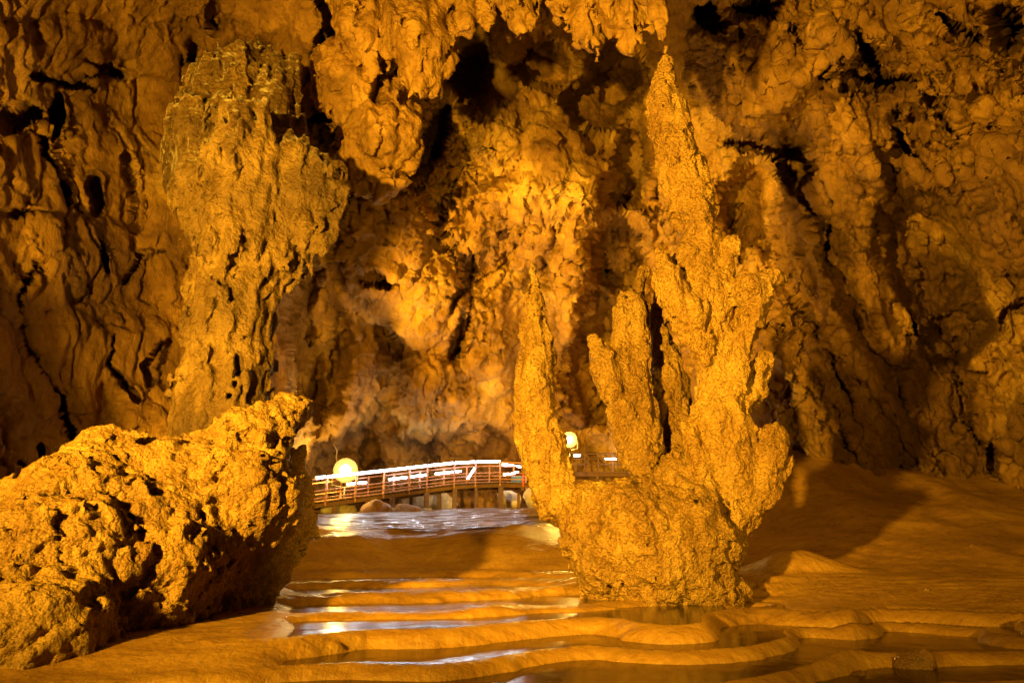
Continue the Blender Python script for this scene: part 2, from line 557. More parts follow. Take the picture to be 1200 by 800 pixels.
    # long cracks in the smooth left face and on the right face
    cracks = [([(78, 225), (66, 288), (18, 345), (34, 410), (58, 448), (86, 505)], 4.5, 1.6), ([(118, 285), (124, 318)], 4, 0.8), ([(135, 395), (128, 425), (140, 445), (160, 465)], 4, 1.0),
              ([(150, 330), (165, 300), (195, 295)], 2.5, 0.7), ([(180, 450), (175, 430), (185, 405), (200, 398)], 2.5, 0.7), ([(150, 180), (165, 240), (160, 262)], 3, 0.8), ([(50, 165), (70, 205), (78, 225)], 3, 0.9),
              ([(20, 540), (45, 560), (50, 520)], 3, 0.8), ([(40, 90), (85, 100), (110, 88), (130, 76)], 4, 0.9), ([(1025, 265), (1050, 330), (1075, 395), (1110, 422), (1145, 400), (1200, 350)], 3.5, 1.3),
              ([(945, 365), (965, 400), (980, 440), (1000, 470)], 2.5, 0.8), ([(1120, 440), (1135, 490), (1150, 520)], 3, 0.9), ([(955, 190), (975, 235), (970, 290)], 3, 0.9), ([(1050, 150), (1085, 200), (1120, 230)], 3, 1.0), ([(1085, 110), (1110, 150), (1140, 170)], 2.5, 0.8),
              ([(825, 245), (870, 235), (920, 215)], 3, 0.8), ([(480, 60), (500, 120), (470, 180)], 4, 1.6), ([(560, 330), (600, 300), (620, 265)], 3, 1.0), ([(545, 300), (552, 360), (535, 420)], 4, 1.4)]
    for pts, wd, A in cracks:
        for (x0, y0), (x1, y1) in zip(pts[:-1], pts[1:]):
            dx, dy = x1 - x0, y1 - y0
            t = np.clip(((w2u - x0) * dx + (w2v - y0) * dy) / (dx * dx + dy * dy), 0, 1)
            dd = np.hypot(w2u - x0 - t * dx, w2v - y0 - t * dy)
            R = np.maximum(R, A * (1 - sstep(0.25, 1.2, dd / wd)))
    D = D - H * np.minimum(sc_, 1.15) * 0.85 + R * 0.8
    P = wp(U, V, D)
    n = grid_normals(P)
    # keep displacement direction smooth
    for _ in range(3):
        n = (n + np.roll(n, 1, 0) + np.roll(n, -1, 0) + np.roll(n, 1, 1) + np.roll(n, -1, 1)) / 5
    n /= np.linalg.norm(n, axis=-1, keepdims=True)
    Q = P * np.array([1, 1, 0.8])
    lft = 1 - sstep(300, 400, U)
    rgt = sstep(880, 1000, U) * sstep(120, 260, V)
    rgh = 1.0 - 0.62 * lft - 0.55 * rgt
    Wq = Q + 0.45 * np.stack([fbm(Q * 0.7, 2), fbm(Q * 0.7 + 5, 2), fbm(Q * 0.7 + 9, 2)], -1)
    mA = sstep(-0.3, 0.3, fbm(Q * 0.22 + 21, 2))
    mB = sstep(-0.15, 0.35, fbm(Q * 0.28 + 61, 2))
    d = 0.30 * fbm(Wq * 0.5, 3, 0.5) * (0.6 + 0.4 * rgh)
    d += 0.20 * fbm(Wq * np.array([1.25, 1.25, 0.5]) + 3, 4, 0.55) * rgh
    d += 0.16 * fbm(Wq * np.array([3.0, 3.0, 0.28]) + 11, 3, 0.55) * np.clip(rgh + 0.15 * rgt, 0, 1) * mA           # drip flutes
    d += 0.20 * fbm(Wq * np.array([0.5, 0.5, 0.38]) + 23, 3, 0.4) * lft
    d -= 0.10 * (1 - sstep(0.0, 0.12, np.abs(fbm(Wq * np.array([0.45, 0.45, 0.3]) + 33, 3, 0.5)))) * (lft + 0.7 * rgt + 0.5 * rgh * mB)   # sparse cracks
    d += 0.24 * facets(Wq * np.array([0.42, 0.42, 0.24]) + 0.3 * np.stack([fbm(Q * 1.6, 4), fbm(Q * 1.6 + 4, 4), fbm(Q * 1.6 + 8, 4)], -1)) * mB * np.clip(1 - 0.7 * lft - 0.6 * rgt, 0, 1)
    d += 0.07 * fbm(Wq * np.array([4.5, 4.5, 1.9]) + 8, 4, 0.62) * (0.35 + 0.65 * rgh)
    P = P + n * d[..., None]
    m = mesh_np('cave_wall', P.reshape(-1, 3), grid_quads(len(us), len(vs)))
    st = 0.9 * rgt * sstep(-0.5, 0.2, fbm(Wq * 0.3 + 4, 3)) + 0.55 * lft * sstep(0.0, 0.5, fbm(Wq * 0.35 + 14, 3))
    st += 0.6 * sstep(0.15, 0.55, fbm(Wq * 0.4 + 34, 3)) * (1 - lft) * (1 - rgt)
    at = m.attributes.new('stain_tint', 'FLOAT', 'POINT')
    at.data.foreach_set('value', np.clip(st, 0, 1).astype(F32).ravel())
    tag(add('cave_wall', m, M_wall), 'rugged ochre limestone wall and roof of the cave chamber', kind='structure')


build_wall()

# ------------------------------------------------------------------ flowstone floor with rimstone terraces
ZL = [-1.02, -0.95, -0.88, -0.76, -0.717, -0.63, -0.555, -0.45, 0.22, 1.12, 2.4, 3.1]
RIMS = {
    0: [(-200, 960), (200, 900), (600, 860), (900, 845), (1100, 800), (1200, 797), (1400, 800)],
    1: [(-150, 850), (100, 815), (300, 806), (500, 808), (700, 808), (840, 799), (930, 784), (990, 768), (1080, 764), (1200, 763), (1400, 766)],
    2: [(-100, 800), (250, 784), (390, 777), (495, 778), (614, 765), (700, 757), (780, 762), (850, 760), (920, 747), (950, 735), (1020, 729), (1200, 734), (1400, 736)],
    3: [(-60, 766), (330, 747), (425, 738), (495, 738), (600, 729), (690, 722), (780, 733), (830, 728), (872, 712), (910, 707), (1000, 717), (1200, 722), (1400, 724)],
    4: [(200, 722), (390, 716), (460, 716), (550, 714), (690, 707), (800, 700), (850, 698), (900, 698), (1000, 707), (1200, 712), (1400, 714)],
    5: [(200, 702), (390, 695), (500, 694), (600, 690), (680, 687), (800, 688), (1000, 694), (1200, 700), (1400, 702)],
    6: [(200, 686), (390, 680), (560, 678), (700, 680), (900, 682), (1000, 684), (1200, 686), (1400, 688)],
    7: [(200, 668), (390, 667), (500, 665), (620, 667), (750, 667), (900, 665), (1000, 668), (1200, 670), (1400, 670)],
    8: [(200, 623), (380, 622), (460, 623), (560, 621), (640, 622), (760, 622), (900, 621), (1000, 620), (1200, 620), (1400, 620)],
    9: [(200, 596), (380, 601), (460, 600), (560, 598), (640, 596), (760, 588), (870, 574), (950, 572), (1050, 576), (1200, 580), (1400, 581)],
    10: [(880, 532), (960, 531), (1050, 545), (1200, 556), (1400, 558)],
}


def build_floor():
    pts, vals = [], []
    for k, cs in RIMS.items():
        for (x, y) in cs:
            a = (x - 600) / FOC
            b = (400 - y) / FOC
            dy, dz = cp - b * sp_, sp_ + b * cp
            Y = ZL[k] / dz * dy
            pts.append((a / dy, math.log(Y)))
            vals.append(k)
    for tx in (-0.35, -0.2, -0.05, 0.1):
        pts.append((tx, math.log(34)))
        vals.append(9.25)
    for tx in (-0.35, 0.1):
        pts.append((tx, math.log(40)))
        vals.append(9.6)
    ev = tps_fit(pts, vals, 3e-4)
    nt, ny = 820, 520
    T, L = np.meshgrid(np.linspace(-0.98, 0.98, nt), np.linspace(math.log(2.6), math.log(41), ny))
    Y = np.exp(L)
    X = T * Y
    s = ev(T, L)
    G = np.stack([X, Y, np.zeros_like(X)], -1)
    near = 1 - sstep(6.6, 7.4, s)
    s = s + near * (0.09 * fbm(G * 0.7, 2) + 0.02 * fbm(G * 3.5 + 4, 2)) + (1 - near) * 0.12 * fbm(G * 0.35 + 2, 3)
    zs = np.interp(s, np.arange(-3, len(ZL)), [ZL[0] - 0.2, ZL[0] - 0.13, ZL[0] - 0.07] + ZL)
    # terraces with a raised lip and a steep rounded front
    k = np.clip(np.floor(s).astype(int), 0, 7)
    f = s - k
    zk = np.array(ZL)[k]
    zk1 = np.array(ZL)[k + 1]
    foot = 0.87 + 0.05 * perlin(G * 0.5 + 9)
    dsr = np.abs(np.gradient(s, axis=0)) + 0.5 * np.abs(np.gradient(s, axis=1))
    foot = np.minimum(foot, np.clip(1 - 6 * dsr, 0.25, 1))
    tt = np.clip((f - foot) / (1 - foot), 0, 1)
    g = 1 - (1 - tt) ** 2.2
    dep = 0.11 * sstep(0.0, 0.10, f) * (1 - sstep(foot - 0.12, foot + 0.02, f))
    lip = 0.006 * np.exp(-(np.minimum(f, 1 - f) / 0.04) ** 2)
    zt = zk + (zk1 - zk) * g - dep + lip
    px = 600 + T * 835 * 1.0
    lowl = 1 - sstep(1.5, 2.1, s)
    flat = sstep(315, 400, px + 170 * lowl + 25 * fbm(G * 0.6 + 30, 2))       # sand-smooth apron left of the pools
    ter = flat * (1 - sstep(6.4, 6.9, s)) * sstep(-0.2, 0.4, s)
    dry = sstep(4.0, 5.2, s) * 0.65 * sstep(-0.3, 0.2, fbm(G * 0.5 + 12, 2))
    ter = ter * (1 - dry) * (1 - sstep(860, 930, px) * sstep(2.7, 3.3, s))
    z = zs * (1 - ter) + zt * ter
    # ridge dividing the two front pools and the dark nub in front
    def ridge(p0, p1, wd, h):
        a, b = np.array(p0), np.array(p1)
        t = np.clip(((X - a[0]) * (b - a)[0] + (Y - a[1]) * (b - a)[1]) / ((b - a) ** 2).sum(), 0, 1)
        d = np.hypot(X - a[0] - t * (b - a)[0], Y - a[1] - t * (b - a)[1])
        return h * np.exp(-(d / wd) ** 2)
    for p0, p1, zz, wd, h in (((1003, 738), (985, 790), -0.95, 0.15, 0.05), ((560, 712), (680, 690), -0.68, 0.2, 0.05)):
        a, b = wp(*p0, 1.0), wp(*p1, 1.0)
        a = a * 1.0
        a = (a[0] * zz / (a[2] - EYE), zz / (a[2] - EYE))
        b = (b[0] * zz / (b[2] - EYE), zz / (b[2] - EYE))
        z = z + ridge(a, b, wd, h)
    # draped flow folds on the slope, fine steps on the right apron
    sl = sstep(6.9, 7.5, s)
    z += sl * 0.22 * fbm(np.stack([X * 0.35, Y * 0.22, X * 0], -1) + 3, 3) * (1 - sstep(8.0, 8.5, s) * (px < 660))
    fr = sstep(880, 960, px) * (1 - sstep(8.8, 9.6, s)) * sstep(3.6, 4.6, s)
    st = s * 3.2 + 1.0 * fbm(G * 0.5 + 6, 3)
    z += fr * 0.045 * (sstep(0.0, 1.0, np.clip((st % 1) / 0.62, 0, 1)) - (st % 1))
    fr2 = (1 - sstep(860, 930, px)) * sstep(350, 420, px) * sstep(4.3, 5.0, s) * (1 - sstep(6.7, 7.2, s))
    st = s * 3.4 + 1.0 * fbm(G * 0.6 + 16, 3)
    z += fr2 * 0.04 * (sstep(0.0, 1.0, np.clip((st % 1) / 0.65, 0, 1)) - (st % 1))
    z += 0.008 * fbm(G * 4, 3) + 0.004 * ridged(G * np.array([9, 5, 1]) + 3, 2) * sstep(0.02, 0.1, ter * (f > foot))
    P = np.stack([X, Y, z + EYE], -1)
    m = mesh_np('cave_floor', P.reshape(-1, 3), grid_quads(nt, ny))
    tag(add('cave_floor', m, M_floor), 'smooth orange flowstone floor stepped into rimstone terraces', kind='structure')
    # standing water on each terrace
    Q = grid_quads(nt, ny)
    sf, zf = s.ravel(), z.ravel()
    names = 0
    for kk in range(0, 7):
        lv = ZL[kk] - 0.010
        ok = (sf[Q].min(1) > kk - 0.03) & (sf[Q].max(1) < kk + 1.02) & (zf[Q].min(1) < lv) & (ter.ravel()[Q].min(1) > 0.25)
        q = Q[ok]
        if len(q) < 60:
            continue
        ids, inv = np.unique(q, return_inverse=True)
        V = np.stack([X.ravel()[ids], Y.ravel()[ids], np.full(len(ids), lv + EYE)], -1)
        mm = mesh_np('pool_water', V, inv.reshape(-1, 4))
        tag(add('pool_water', mm, M_water), 'still brown water held behind a rimstone lip', kind='structure')
    # thin sheet of running water on the upper ledge
    ok = (sf[Q].min(1) > 8.02) & (sf[Q].max(1) < 9.1) & (px.ravel()[Q].min(1) > 335) & (px.ravel()[Q].max(1) < 665)
    q = Q[ok]
    ids, inv = np.unique(q, return_inverse=True)
    zr = zf[ids] + EYE + 0.012
    V = np.stack([X.ravel()[ids], Y.ravel()[ids], zr], -1)
    V[:, 2] += 0.02 * fbm(V * np.array([0.8, 1.8, 0]), 3)
    tag(add('running_water', mesh_np('running_water', V, inv.reshape(-1, 4)), M_film), 'thin sheet of water running over the ledge below the footbridge', kind='structure')

    def zat(x, y):
        t = x / y
        i = int(round((t + 0.98) / 1.96 * (nt - 1)))
        j = int(round((math.log(y) - math.log(2.6)) / (math.log(41) - math.log(2.6)) * (ny - 1)))
        return z[min(max(j, 0), ny - 1), min(max(i, 0), nt - 1)] + EYE
    return zat


floor_z = build_floor()


# ------------------------------------------------------------------ speleothems: blended solids meshed by surface nets
def surface_nets(F, origin, h):
    nx, ny, nz = F.shape
    ins = F < 0
    c = np.zeros((nx - 1, ny - 1, nz - 1), np.uint8)
    for dx in (0, 1):
        for dy in (0, 1):
            for dz in (0, 1):
                c += ins[dx:nx - 1 + dx, dy:ny - 1 + dy, dz:nz - 1 + dz]
    act = np.argwhere((c > 0) & (c < 8))
    idx = np.full(c.shape, -1, np.int32)
    idx[tuple(act.T)] = np.arange(len(act))
    acc = np.zeros((len(act), 3))
    cnt = np.zeros(len(act))
    cor = [(x, y, z) for x in (0, 1) for y in (0, 1) for z in (0, 1)]
    for a in cor:
        for ax in range(3):
            if a[ax]:
                continue
            b = list(a)
            b[ax] = 1
            fa = F[act[:, 0] + a[0], act[:, 1] + a[1], act[:, 2] + a[2]]
            fb = F[act[:, 0] + b[0], act[:, 1] + b[1], act[:, 2] + b[2]]
            mk = (fa < 0) != (fb < 0)
            t = np.where(mk, fa / np.where(mk, fa - fb, 1), 0)
            p = np.tile(np.array(a, float), (len(act), 1))
            p[:, ax] += t
            acc += p * mk[:, None]
            cnt += mk
    Vx = (act + acc / cnt[:, None]) * h + origin
    quads = []
    for ax in range(3):
        sl0 = [slice(None)] * 3
        sl1 = [slice(None)] * 3
        sl0[ax] = slice(0, -1)
        sl1[ax] = slice(1, None)
        ch = np.argwhere(ins[tuple(sl0)] != ins[tuple(sl1)])
        u, v = [(1, 2), (2, 0), (0, 1)][ax]
        ok = (ch[:, u] > 0) & (ch[:, v] > 0) & (ch[:, u] < F.shape[u] - 1) & (ch[:, v] < F.shape[v] - 1)
        ch = ch[ok]
        q = []
        for du, dv in ((0, 0), (-1, 0), (-1, -1), (0, -1)):
            e = ch.copy()
            e[:, u] += du
            e[:, v] += dv
            q.append(idx[tuple(e.T)])
        q = np.stack(q, 1)
        flip = ~ins[tuple(ch.T)]
        q[flip] = q[flip][:, ::-1]
        quads.append(q)
    return Vx, np.concatenate(quads)


def node(px, py, D, r):
    c = wp(px, py, D)
    return c, r * mpp(py, D)


def solid(chains, h, disp, k=0.12, ysq=1.0, bottom=None):
    """chains: lists of (px, py, D, r_px); returns vertices and quads of the blended, displaced solid"""
    segs = []
    for ch in chains:
        ns = [node(*q) for q in ch]
        if len(ns) == 1:
            ns = ns * 2
        segs += [(a, b) for a, b in zip(ns[:-1], ns[1:])]
    lo = np.min([np.minimum(a[0] - a[1], b[0] - b[1]) for a, b in segs], 0)
    hi = np.max([np.maximum(a[0] + a[1], b[0] + b[1]) for a, b in segs], 0)
    mg = min(0.35, 2.0 * max(max(a[1], b[1]) for a, b in segs))
    lo, hi = lo - mg, hi + mg
    if bottom is not None:
        lo[2] = bottom
    n = np.ceil((hi - lo) / h).astype(int) + 1
    ax = [(lo[i] + np.arange(n[i]) * h).astype(F32) for i in range(3)]
    X, Y, Z = np.meshgrid(*ax, indexing='ij')
    F = np.full(X.shape, 9, F32)
    for (a, ra), (b, rb) in segs:
        # only touch the block near the segment
        R = max(ra, rb) + 0.5
        i0 = np.clip(((np.minimum(a, b) - R - lo) / h).astype(int), 0, n)
        i1 = np.clip(((np.maximum(a, b) + R - lo) / h).astype(int) + 2, 0, n)
        s = tuple(slice(i0[i], i1[i]) for i in range(3))
        if min(i1 - i0) <= 0:
            continue
        x, y, z = X[s] - a[0], (Y[s] - a[1]) / ysq, Z[s] - a[2]
        dx, dy, dz = (b - a).astype(F32)
        dy /= ysq
        L = dx * dx + dy * dy + dz * dz + 1e-9
        t = np.clip((x * dx + y * dy + z * dz) / L, 0, 1)
        d = np.sqrt((x - t * dx) ** 2 + (y - t * dy) ** 2 + (z - t * dz) ** 2) - (ra + (rb - ra) * t)
        f = F[s]
        hh = np.clip(0.5 + 0.5 * (d - f) / k, 0, 1)
        F[s] = f * hh + d * (1 - hh) - k * hh * (1 - hh)
    band = np.abs(F) < 0.30
    Pb = np.stack([X[band], Y[band], Z[band]], -1)
    F[band] -= disp(Pb).astype(F32)
    F[:, :, 0] = np.maximum(F[:, :, 0], 0.5)
    return surface_nets(F, lo, h)


def thing_from(name, V, Q, mat, label, cat, group=None, parent=None):
    base = np.array([V[:, 0].mean(), V[:, 1].mean(), V[:, 2].min()])
    m = mesh_np(name, V - base, Q)
    o = add(name, m, mat, None, tuple(base))
    if label:
        tag(o, label, cat, group)
    return o


def pop(f1):
    return np.clip(1.05 - f1, 0, 1) * 0.5 + 0.6 * np.sqrt(np.clip(1 - f1 * f1, 0, 1))


def disp_column(P):
    Wp = P + 0.05 * np.stack([fbm(P * 3, 2), fbm(P * 3 + 7, 2), fbm(P * 3 + 13, 2)], -1)
    d = 0.09 * fbm(P * 1.5, 3, 0.5)
    d += 0.050 * ridged(Wp * np.array([5.5, 5.5, 1.3]), 2, 0.5)
    d += 0.085 * pop(worley3(Wp * np.array([6.0, 6.0, 4.6]))[0])
    d += 0.040 * pop(worley3(Wp * 13.0)[0])
    d += 0.016 * fbm(P * 15, 2)
    return d - 0.205


def disp_left(P):
    Wp = P + 0.07 * np.stack([fbm(P * 2.4, 2), fbm(P * 2.4 + 7, 2), fbm(P * 2.4 + 13, 2)], -1)
    d = 0.14 * fbm(P * 1.0, 3, 0.5)
    d += 0.22 * fbm(Wp * np.array([3.4, 3.4, 0.42]), 3, 0.6) + 0.10
    d += 0.20 * pop(worley3(Wp * np.array([4.0, 4.0, 2.4]))[0])
    d += 0.12 * pop(worley3(Wp * np.array([8.0, 8.0, 5.0]))[0])
    d += 0.02 * fbm(P * 8, 2)
    return d - 0.37


def disp_boulder(P):
    # grooves rake down to the left, as the overhanging beds do
    rot = np.array([[0.80, 0.0, -0.6], [0, 1, 0], [0.6, 0, 0.80]])
    Q = P @ rot.T
    d = 0.14 * fbm(P * 0.8 + 3, 2, 0.45)
    d += 0.085 * fbm(Q * np.array([2.6, 1.6, 0.5]) + 5, 3, 0.5)
    f1, f2 = worley3((P + 0.08 * fbm(P * 4, 2)[:, None]) * 3.6)
    d += 0.055 * pop(f1) - 0.03 * (1 - sstep(0, 0.13, f2 - f1))
    d += 0.07 * facets(Q * np.array([2.2, 2.2, 0.9]) + 0.2 * fbm(P * 2.5, 2)[:, None]) + 0.05 * facets(P * 4.5)
    d += 0.045 * pop(worley3(P * 9.0 + 0.2 * fbm(P * 6, 2)[:, None])[0]) + 0.03 * fbm(P * 8, 3, 0.6)
    return d - 0.10


def disp_hang(P):
    d = 0.20 * fbm(P * 0.8, 3, 0.5)
    d += 0.16 * fbm(P * np.array([2.8, 2.8, 0.45]) + 0.3 * fbm(P, 2)[:, None], 3, 0.55)
    f1, f2 = worley3(P * np.array([2.6, 2.6, 1.8]))
    d += 0.10 * np.sqrt(np.clip(1 - f1 * f1, 0, 1))
    d += 0.06 * pop(worley3(P * np.array([6, 6, 4]))[0]) + 0.20 * facets(P * np.array([1.5, 1.5, 0.9]) + 0.2 * fbm(P * 2, 2)[:, None]) + 0.09 * facets(P * 3.3)
    return d - 0.12


# --- the big central formation, four shafts grown from one mound
root = empty('stalagmite_group', tuple(wp(770, 692, 9.7)))
tag(root, 'pale many-shafted stalagmite growing from a mound beside the pools', 'stalagmite')


def part(name, chains, h, disp, mat, k=0.12, ysq=1.0):
    V, Q = solid(chains, h, disp, k, ysq)
    base = np.array(root.location)
    m = mesh_np(name, V - base, Q)
    return add(name, m, mat, root)


part('tall_shaft', [
    [(782, 78, 9.9, 15), (778, 112, 9.9, 22), (790, 150, 9.9, 27), (801, 205, 9.9, 32), (811, 250, 9.9, 29), (819, 282, 9.95, 27), (818, 316, 9.95, 36), (822, 350, 10.0, 45), (836, 400, 10.0, 35), (847, 450, 9.95, 32),
     (848, 500, 9.9, 41), (855, 545, 9.85, 42), (848, 600, 9.8, 37), (838, 650, 9.7, 36), (826, 690, 9.6, 36)],
    [(858, 290, 9.7, 14), (851, 308, 9.7, 16), (838, 328, 9.75, 18)],
    [(774, 302, 9.65, 17), (780, 330, 9.65, 24), (800, 362, 9.7, 28), (820, 400, 9.75, 24), (836, 440, 9.8, 22)],
    [(906, 327, 9.6, 17), (876, 342, 9.5, 22), (889, 352, 9.55, 23), (874, 386, 9.6, 20), (862, 430, 9.6, 18), (862, 480, 9.65, 16)],
    [(897, 416, 9.75, 13), (889, 434, 9.75, 17), (878, 465, 9.8, 17)],
    [(906, 512, 9.65, 23), (904, 538, 9.65, 25), (888, 574, 9.65, 26), (868, 612, 9.65, 20)],
    [(810, 505, 9.7, 14), (822, 550, 9.6, 18), (832, 620, 9.5, 22)],
    [(868, 545, 9.6, 20), (864, 590, 9.55, 18), (848, 650, 9.5, 22)],
], 0.027, disp_column, M_col, 0.06)
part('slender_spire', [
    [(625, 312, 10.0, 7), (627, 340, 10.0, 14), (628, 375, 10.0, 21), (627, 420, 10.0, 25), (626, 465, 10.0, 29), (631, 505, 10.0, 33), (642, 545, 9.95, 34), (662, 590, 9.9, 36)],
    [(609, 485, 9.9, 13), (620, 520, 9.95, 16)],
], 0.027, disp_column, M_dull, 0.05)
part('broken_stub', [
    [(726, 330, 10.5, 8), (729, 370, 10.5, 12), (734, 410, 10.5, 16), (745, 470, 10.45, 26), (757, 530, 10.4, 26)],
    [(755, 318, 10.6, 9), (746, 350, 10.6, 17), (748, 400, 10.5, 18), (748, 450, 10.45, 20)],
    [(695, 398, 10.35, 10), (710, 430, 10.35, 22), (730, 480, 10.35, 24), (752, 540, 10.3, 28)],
    [(770, 345, 11.1, 12), (780, 420, 11.1, 20), (792, 500, 10.9, 26), (800, 565, 10.5, 26)],  # rear fin added so the gap beside the stub stays in shade
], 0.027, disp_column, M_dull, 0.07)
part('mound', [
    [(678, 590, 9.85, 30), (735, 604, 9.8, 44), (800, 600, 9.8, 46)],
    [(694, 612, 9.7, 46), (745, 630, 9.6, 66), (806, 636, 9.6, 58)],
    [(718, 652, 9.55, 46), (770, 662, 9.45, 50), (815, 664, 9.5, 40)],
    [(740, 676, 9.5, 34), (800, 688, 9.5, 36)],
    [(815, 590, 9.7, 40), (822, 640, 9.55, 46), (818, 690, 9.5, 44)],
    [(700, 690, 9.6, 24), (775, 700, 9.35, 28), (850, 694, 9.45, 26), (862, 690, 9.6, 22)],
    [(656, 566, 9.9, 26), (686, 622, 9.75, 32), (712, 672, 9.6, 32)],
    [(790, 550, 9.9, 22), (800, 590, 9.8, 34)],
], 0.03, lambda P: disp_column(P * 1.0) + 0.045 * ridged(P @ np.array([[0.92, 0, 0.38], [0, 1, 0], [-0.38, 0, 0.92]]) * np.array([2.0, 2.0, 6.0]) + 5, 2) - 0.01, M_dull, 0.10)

# --- the leaning boulder on the left
V, Q = solid([
    [(334, 482, 8.3, 26), (302, 520, 8.1, 50), (278, 590, 7.9, 78), (255, 655, 7.7, 56)],
    [(348, 540, 8.7, 24), (332, 610, 8.5, 40), (305, 676, 8.2, 30)],
    [(232, 700, 7.6, 42), (290, 694, 8.1, 32)],
    [(225, 545, 8.0, 38), (195, 595, 7.7, 80), (170, 660, 7.2, 102), (150, 724, 6.7, 60)],
    [(112, 533, 7.3, 32), (100, 615, 7.0, 78), (65, 690, 6.4, 104), (40, 770, 5.7, 92)],
    [(40, 598, 6.8, 30), (0, 670, 6.3, 62), (-60, 760, 5.6, 100)],
], 0.032, disp_boulder, 0.12)
thing_from('boulder', V, Q, M_bould, 'huge crusted ochre boulder leaning over the left edge of the pools', 'boulder')

# --- the tall weathered column behind the boulder
croot = empty('column', tuple(wp(262, 646, 13.5)))
tag(croot, 'massive weathered flowstone column with a flaring pale-rimmed head behind the boulder', 'column')


def cpart(name, chains, h, k):
    V, Q = solid(chains, h, disp_left, k)
    m = mesh_np(name, V - np.array(croot.location), Q)
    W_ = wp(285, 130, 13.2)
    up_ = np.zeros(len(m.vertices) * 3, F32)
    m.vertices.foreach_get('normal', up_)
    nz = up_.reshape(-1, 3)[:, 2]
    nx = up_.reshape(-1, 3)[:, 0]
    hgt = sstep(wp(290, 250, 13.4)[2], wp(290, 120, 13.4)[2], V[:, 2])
    st = hgt * np.maximum(sstep(0.25, 0.7, nz + 0.35 * fbm(V * 2.0, 3)), 0.8 * sstep(0.55, 0.95, -nx + 0.3 * fbm(V * 1.6 + 4, 3)))  # head paler on upward and left-facing surfaces
    at = m.attributes.new('stain_tint', 'FLOAT', 'POINT')
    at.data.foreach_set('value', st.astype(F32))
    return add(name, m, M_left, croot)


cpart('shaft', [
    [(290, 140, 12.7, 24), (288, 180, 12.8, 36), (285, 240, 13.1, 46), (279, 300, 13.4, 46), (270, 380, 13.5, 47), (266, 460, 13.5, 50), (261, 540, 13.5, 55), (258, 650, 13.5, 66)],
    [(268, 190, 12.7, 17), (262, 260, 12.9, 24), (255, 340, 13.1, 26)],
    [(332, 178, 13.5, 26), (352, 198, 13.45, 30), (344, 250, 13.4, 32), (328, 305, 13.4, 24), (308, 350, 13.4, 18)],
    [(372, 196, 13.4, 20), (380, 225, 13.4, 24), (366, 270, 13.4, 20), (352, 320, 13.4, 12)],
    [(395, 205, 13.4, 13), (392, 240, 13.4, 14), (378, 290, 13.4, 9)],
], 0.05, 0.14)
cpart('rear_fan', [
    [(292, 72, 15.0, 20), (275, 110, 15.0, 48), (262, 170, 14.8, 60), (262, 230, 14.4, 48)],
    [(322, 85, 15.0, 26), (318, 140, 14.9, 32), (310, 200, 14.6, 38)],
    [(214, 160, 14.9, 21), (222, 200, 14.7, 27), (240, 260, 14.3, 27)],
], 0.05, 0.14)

# --- stalactites and hanging masses of the roof
HANG = [
    ('stalactite', [[(768, -60, 10.2, 60), (768, -15, 10.0, 26), (772, 12, 9.95, 13), (776, 40, 9.9, 8), (779, 63, 9.9, 5)]], 0.035, 'thin stalactite dripping onto the tip of the tall shaft'),
    ('stalactite', [[(725, -70, 11.2, 60), (728, -10, 11.0, 34), (738, 25, 10.9, 22), (748, 50, 10.9, 8)], [(705, -20, 11, 26), (718, 25, 10.9, 14), (722, 40, 10.9, 6)]], 0.045, 'broad draped stalactite with a ragged hem beside the thin one'),
    ('stalactite', [[(672, -60, 11.6, 40), (680, 5, 11.4, 18), (692, 35, 11.4, 11), (697, 60, 11.4, 6), (698, 76, 11.4, 3)], [(660, -20, 11.5, 20), (680, 44, 11.5, 7)]], 0.045, 'narrow stalactite with a dangling knobbed tip'),
    ('stalactite', [[(600, -70, 13.5, 50), (602, -10, 13.2, 22), (604, 20, 13.1, 12), (605, 36, 13.1, 4)]], 0.05, 'short pointed fluted stalactite hanging alone from the roof'),
    ('stalactite', [[(545, -60, 14.8, 50), (545, 0, 14.5, 18), (548, 25, 14.4, 10)], [(568, -10, 14.5, 14), (570, 30, 14.4, 7)]], 0.05, 'stubby blunt pair of stalactites at the lip of the dark hollow'),
    ('hanging_lump', [[(490, -70, 15.5, 60), (488, 5, 15.0, 40), (488, 55, 14.9, 36), (492, 100, 14.9, 14)], [(512, 20, 15, 22), (510, 70, 15, 16)]], 0.06, 'bulbous pale hanging rock lump ending in a blunt tooth'),
    ('hanging_lump', [[(425, -60, 15.8, 55), (425, 0, 15.3, 34), (428, 45, 15.2, 30), (432, 72, 15.2, 12)]], 0.06, 'rounded hanging rock lump between the toothed lump and the column'),
    ('hanging_lump', [[(402, 85, 16.5, 34), (408, 108, 16.3, 36), (404, 140, 16.4, 14)]], 0.06, 'squat rounded rock lump tucked under the other hanging lumps'),
    ('hanging_lump', [[(455, 130, 17.0, 34), (447, 170, 16.8, 44), (440, 205, 17, 26)], [(425, 180, 16.8, 26), (440, 215, 17, 16)]], 0.06, 'low bulging rock lump with a knob, under the toothed lump'),
]
for nm, ch, h, lab in HANG:
    V, Q = solid(ch, h, (lambda P: 0.7 * disp_column(P)) if h < 0.04 else disp_hang, 0.12)
    thing_from(nm, V, Q, M_hang, lab, 'stalactite' if nm == 'stalactite' else 'rock', 'formations hanging from the cave roof')

